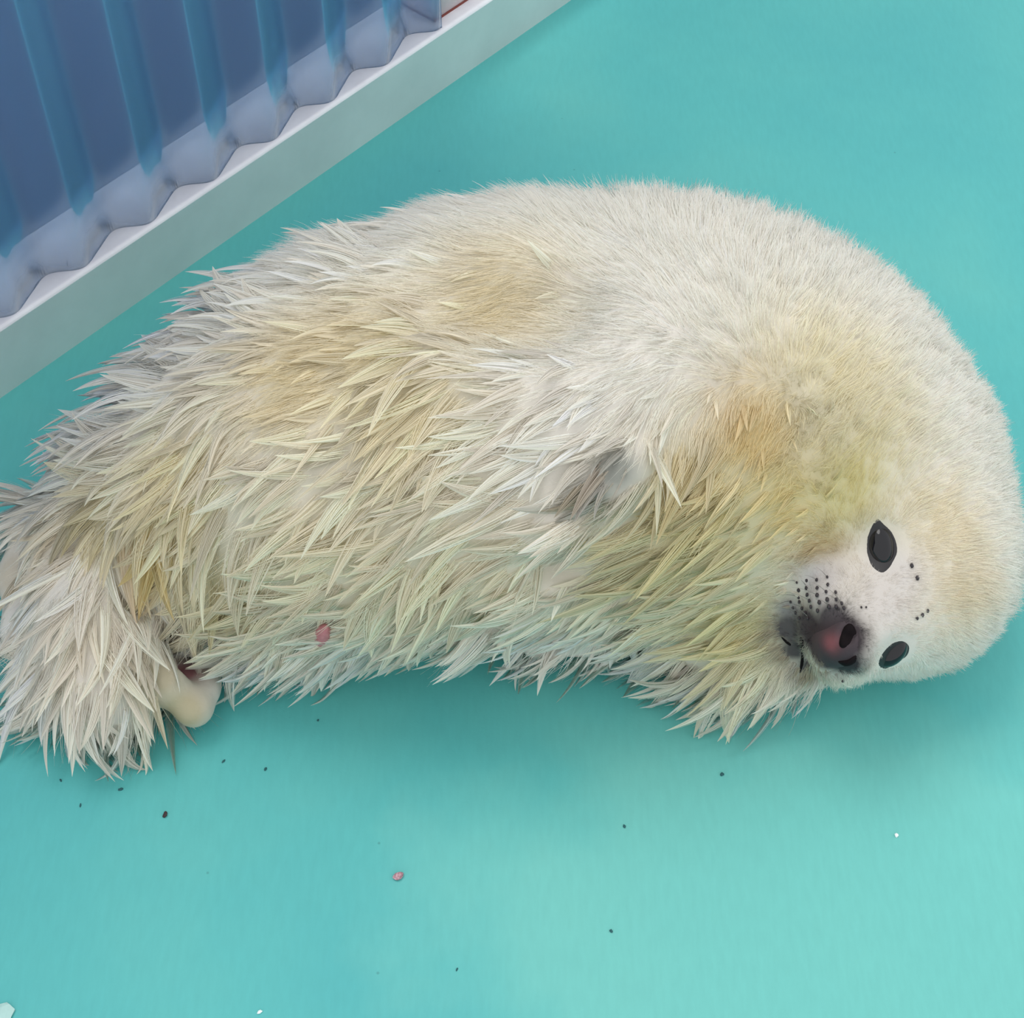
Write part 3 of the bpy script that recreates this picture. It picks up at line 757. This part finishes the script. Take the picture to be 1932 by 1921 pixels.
# whisker follicles
DOTS = [(1502, 1097, 2.2), (1506, 1112, 3.6), (1508, 1126, 3), (1511, 1136, 3.2), (1516, 1148, 3), (1522, 1156, 3.2), (1527, 1166, 3), (1522, 1094, 3), (1524, 1110, 3.5), (1526, 1123, 3.4),
        (1530, 1134, 3.4), (1533, 1145, 3.4), (1543, 1096, 3), (1544, 1111, 3.3), (1544, 1124, 4), (1548, 1137, 4), (1562, 1091, 2.4), (1563, 1105, 3.2), (1560, 1118, 3), (1562, 1132, 4), (1565, 1145, 4),
        (1577, 1119, 3), (1578, 1132, 3.2), (1578, 1145, 3.6), (1588, 1139, 3), (1592, 1148, 3.2), (1491, 1134, 2.5), (1497, 1145, 2.8), (1504, 1156, 2.8), (1511, 1166, 2.8), (1624, 1147, 2), (1633, 1147, 1.8),
        (1719, 1068, 4), (1729, 1091, 4.2), (1738, 1160, 3.5), (1728, 1166, 3), (1748, 1152, 3), (1545, 1152, 3.5), (1555, 1288, 3.5), (1572, 1290, 3.5), (1590, 1282, 3)]
bm = bmesh.new()
dp = hit_many([d[0] for d in DOTS], [d[1] for d in DOTS])
for p_, d_ in zip(dp, DOTS):
    n_ = sdf_n(p_); a_, b_ = frame_at(p_, n_, (.15, 1))
    r_ = bmesh.ops.create_icosphere(bm, subdivisions=1, radius=1.0)
    for v in r_['verts']:
        v.co = Vector(p_ - PL + n_ * .0012 + a_ * v.co.x * d_[2] * 1.25 * PX + b_ * v.co.y * d_[2] * .9 * PX + n_ * v.co.z * .0009)
tag(from_bm('whisker_follicles', bm, M_dot, pup, True), kind='stuff')
# fine short whiskers growing out of the pads
wm = bmesh.new()
for i, (p_, d_) in enumerate(zip(dp[:30], DOTS[:30])):
    if i % 2: continue
    n_ = sdf_n(p_); o_ = nrm(n_ * .6 + (-.35 * RX + .55 * UP) + .15 * rng.normal(size=3)); L_ = rng.uniform(.010, .022)
    pr = None; sd_ = nrm(np.cross(o_, FW)); up_ = np.cross(sd_, o_)
    for t in np.linspace(0, 1, 5):
        c_ = p_ + o_ * L_ * t - UP * L_ * .25 * t * t; r_ = .00022 * (1 - .85 * t)
        row = [wm.verts.new(Vector(c_ - PL + (sd_ * math.cos(q) + up_ * math.sin(q)) * r_)) for q in (0, 2.09, 4.19)]
        if pr:
            for k in range(3): wm.faces.new((pr[k], pr[(k + 1) % 3], row[(k + 1) % 3], row[k]))
        pr = row
tag(from_bm('whiskers', wm, M_whisk, pup, True), kind='stuff')
# pink spot of bare belly skin between the locks
bp_ = hit(612, 1178); bn_ = sdf_n(bp_); ba, bb = frame_at(bp_, bn_, (.25, -1))
tag(ellipsoid('belly_spot', bp_ + bn_ * .0075, ba, bb, bn_, .0125, .0046, .0045, M_pink, pup), 'pink bare spot on the belly')

# ------------------------------------------------------------------ small litter on the floor
M_crumb_dark = principled('dark_grit', (58, 42, 44), 0.8)
M_crumb_pink = principled('pink_shell', (206, 170, 180), 0.6, var=(700, (120, 66, 74)))
M_crumb_white = principled('white_fleck', (232, 240, 240), 0.6)
M_crumb_teal = principled('dark_teal_fleck', (28, 84, 88), 0.7)
def crumb(name, px, py, rx, ry, ang, mat, label, cat, group=None, rz=None, seed=0):
    r = np.random.default_rng(seed); c = at(px, py, 0); s = depth(c) / FPX
    bm = bmesh.new(); bmesh.ops.create_icosphere(bm, subdivisions=2, radius=1.0)
    ca_, sa_ = math.cos(ang), math.sin(ang); h = (rz or min(rx, ry) * .8) * s
    for v in bm.verts:
        k = 1 + .28 * r.uniform(-1, 1)
        x, y = v.co.x * rx * s * k, v.co.y * ry * s * k
        v.co = (x * ca_ - y * sa_, x * sa_ + y * ca_, max(v.co.z * h * k + h * .8, 0.0))
    o = from_bm(name, bm, mat, None); o.location = c
    tag(o, label, cat, group); return o
crumb('shell_fragment', 752, 1654, 11, 7, .6, M_crumb_pink, 'pinkish white crumb with a dark hollow lying alone on the teal floor', 'crumb', seed=3)
crumb('dark_crumb', 312, 1538, 4, 6, -.3, M_crumb_dark, 'largest dark brown crumb on the teal floor, beside the hind flippers', 'crumb', seed=4)
for i, (x, y, a_, b_, lab) in enumerate((
        (152, 1520, 1.5, 4.5, 'thin upright dark sliver on the floor below the hind flippers'),
        (228, 1490, 5, 2.5, 'broad dark teal fleck on the floor just below the hind flippers'),
        (115, 1473, 1.8, 3.5, 'faint dark speck under the fur tips of the hind flippers'),
        (422, 1437, 4, 1.8, 'flat dark fleck on the floor right of the curled hind flipper tip'),
        (501, 1452, 4, 2.2, 'dark fleck on open floor below the belly fur'),
        (600, 1360, 2.5, 2, 'dark speck close under the belly near the pink spot'),
        (1178, 1560, 3.5, 2.5, 'dark fleck on open floor below the fore flipper'),
        (1362, 1462, 3.5, 3.5, 'dark fleck in the soft shadow under the chin'),
        (1153, 1757, 3.5, 2.5, 'dark fleck at the rim of the paler floor patch'),
        (862, 1830, 1.6, 3.6, 'dark sliver on open floor beyond the pinkish crumb'))):
    crumb('grit_fleck', x, y, a_, b_, .3 * i, M_crumb_teal, lab, 'fleck', 'tiny dark flecks on the floor', seed=20 + i)
for i, (x, y, a_, b_, lab) in enumerate(((1691, 1577, 4, 4, 'tiny white fleck on the paler floor patch below the head'), (490, 1910, 5, 3, 'tiny white fleck on plain floor, away from the pale patch'))):
    crumb('white_fleck', x, y, a_, b_, .4, M_crumb_white, lab, 'fleck', 'tiny white flecks on the floor', seed=40 + i)

crumb('pale_scrap', 3, 1916, 24, 24, .4, principled('pale_scrap', (168, 204, 198), 0.7), 'pale whitish scrap at the edge of the floor, larger than the flecks', 'scrap', rz=4, seed=51)
# two stray dark hairs caught at the foot of the sheet
M_hair = principled('stray_hair', (44, 54, 70), 0.5)
for lab, pth in (('long thin dark hair caught at the foot of the sheet near its lower end', [(126, 492), (128, 506), (134, 517), (143, 520)]),
                 ('short dark hair caught at the foot of the sheet, above the middle of the channel', [(364, 354), (362, 362), (368, 366), (359, 368)])):
    bm = bmesh.new(); pr = None
    for x, y in pth:
        c_ = on_wall(x, y, .0125)
        row = [bm.verts.new(Vector(c_ + (wd * math.cos(q) + np.array([0, 0, 1]) * math.sin(q)) * .00035 + wn * .0002 * math.sin(3 * q))) for q in (0, 2.09, 4.19)]
        if pr:
            for k in range(3): bm.faces.new((pr[k], pr[(k + 1) % 3], row[(k + 1) % 3], row[k]))
        pr = row
    tag(from_bm('stray_hair', bm, M_hair, None), lab, 'hair', 'stray hairs at the sheet')
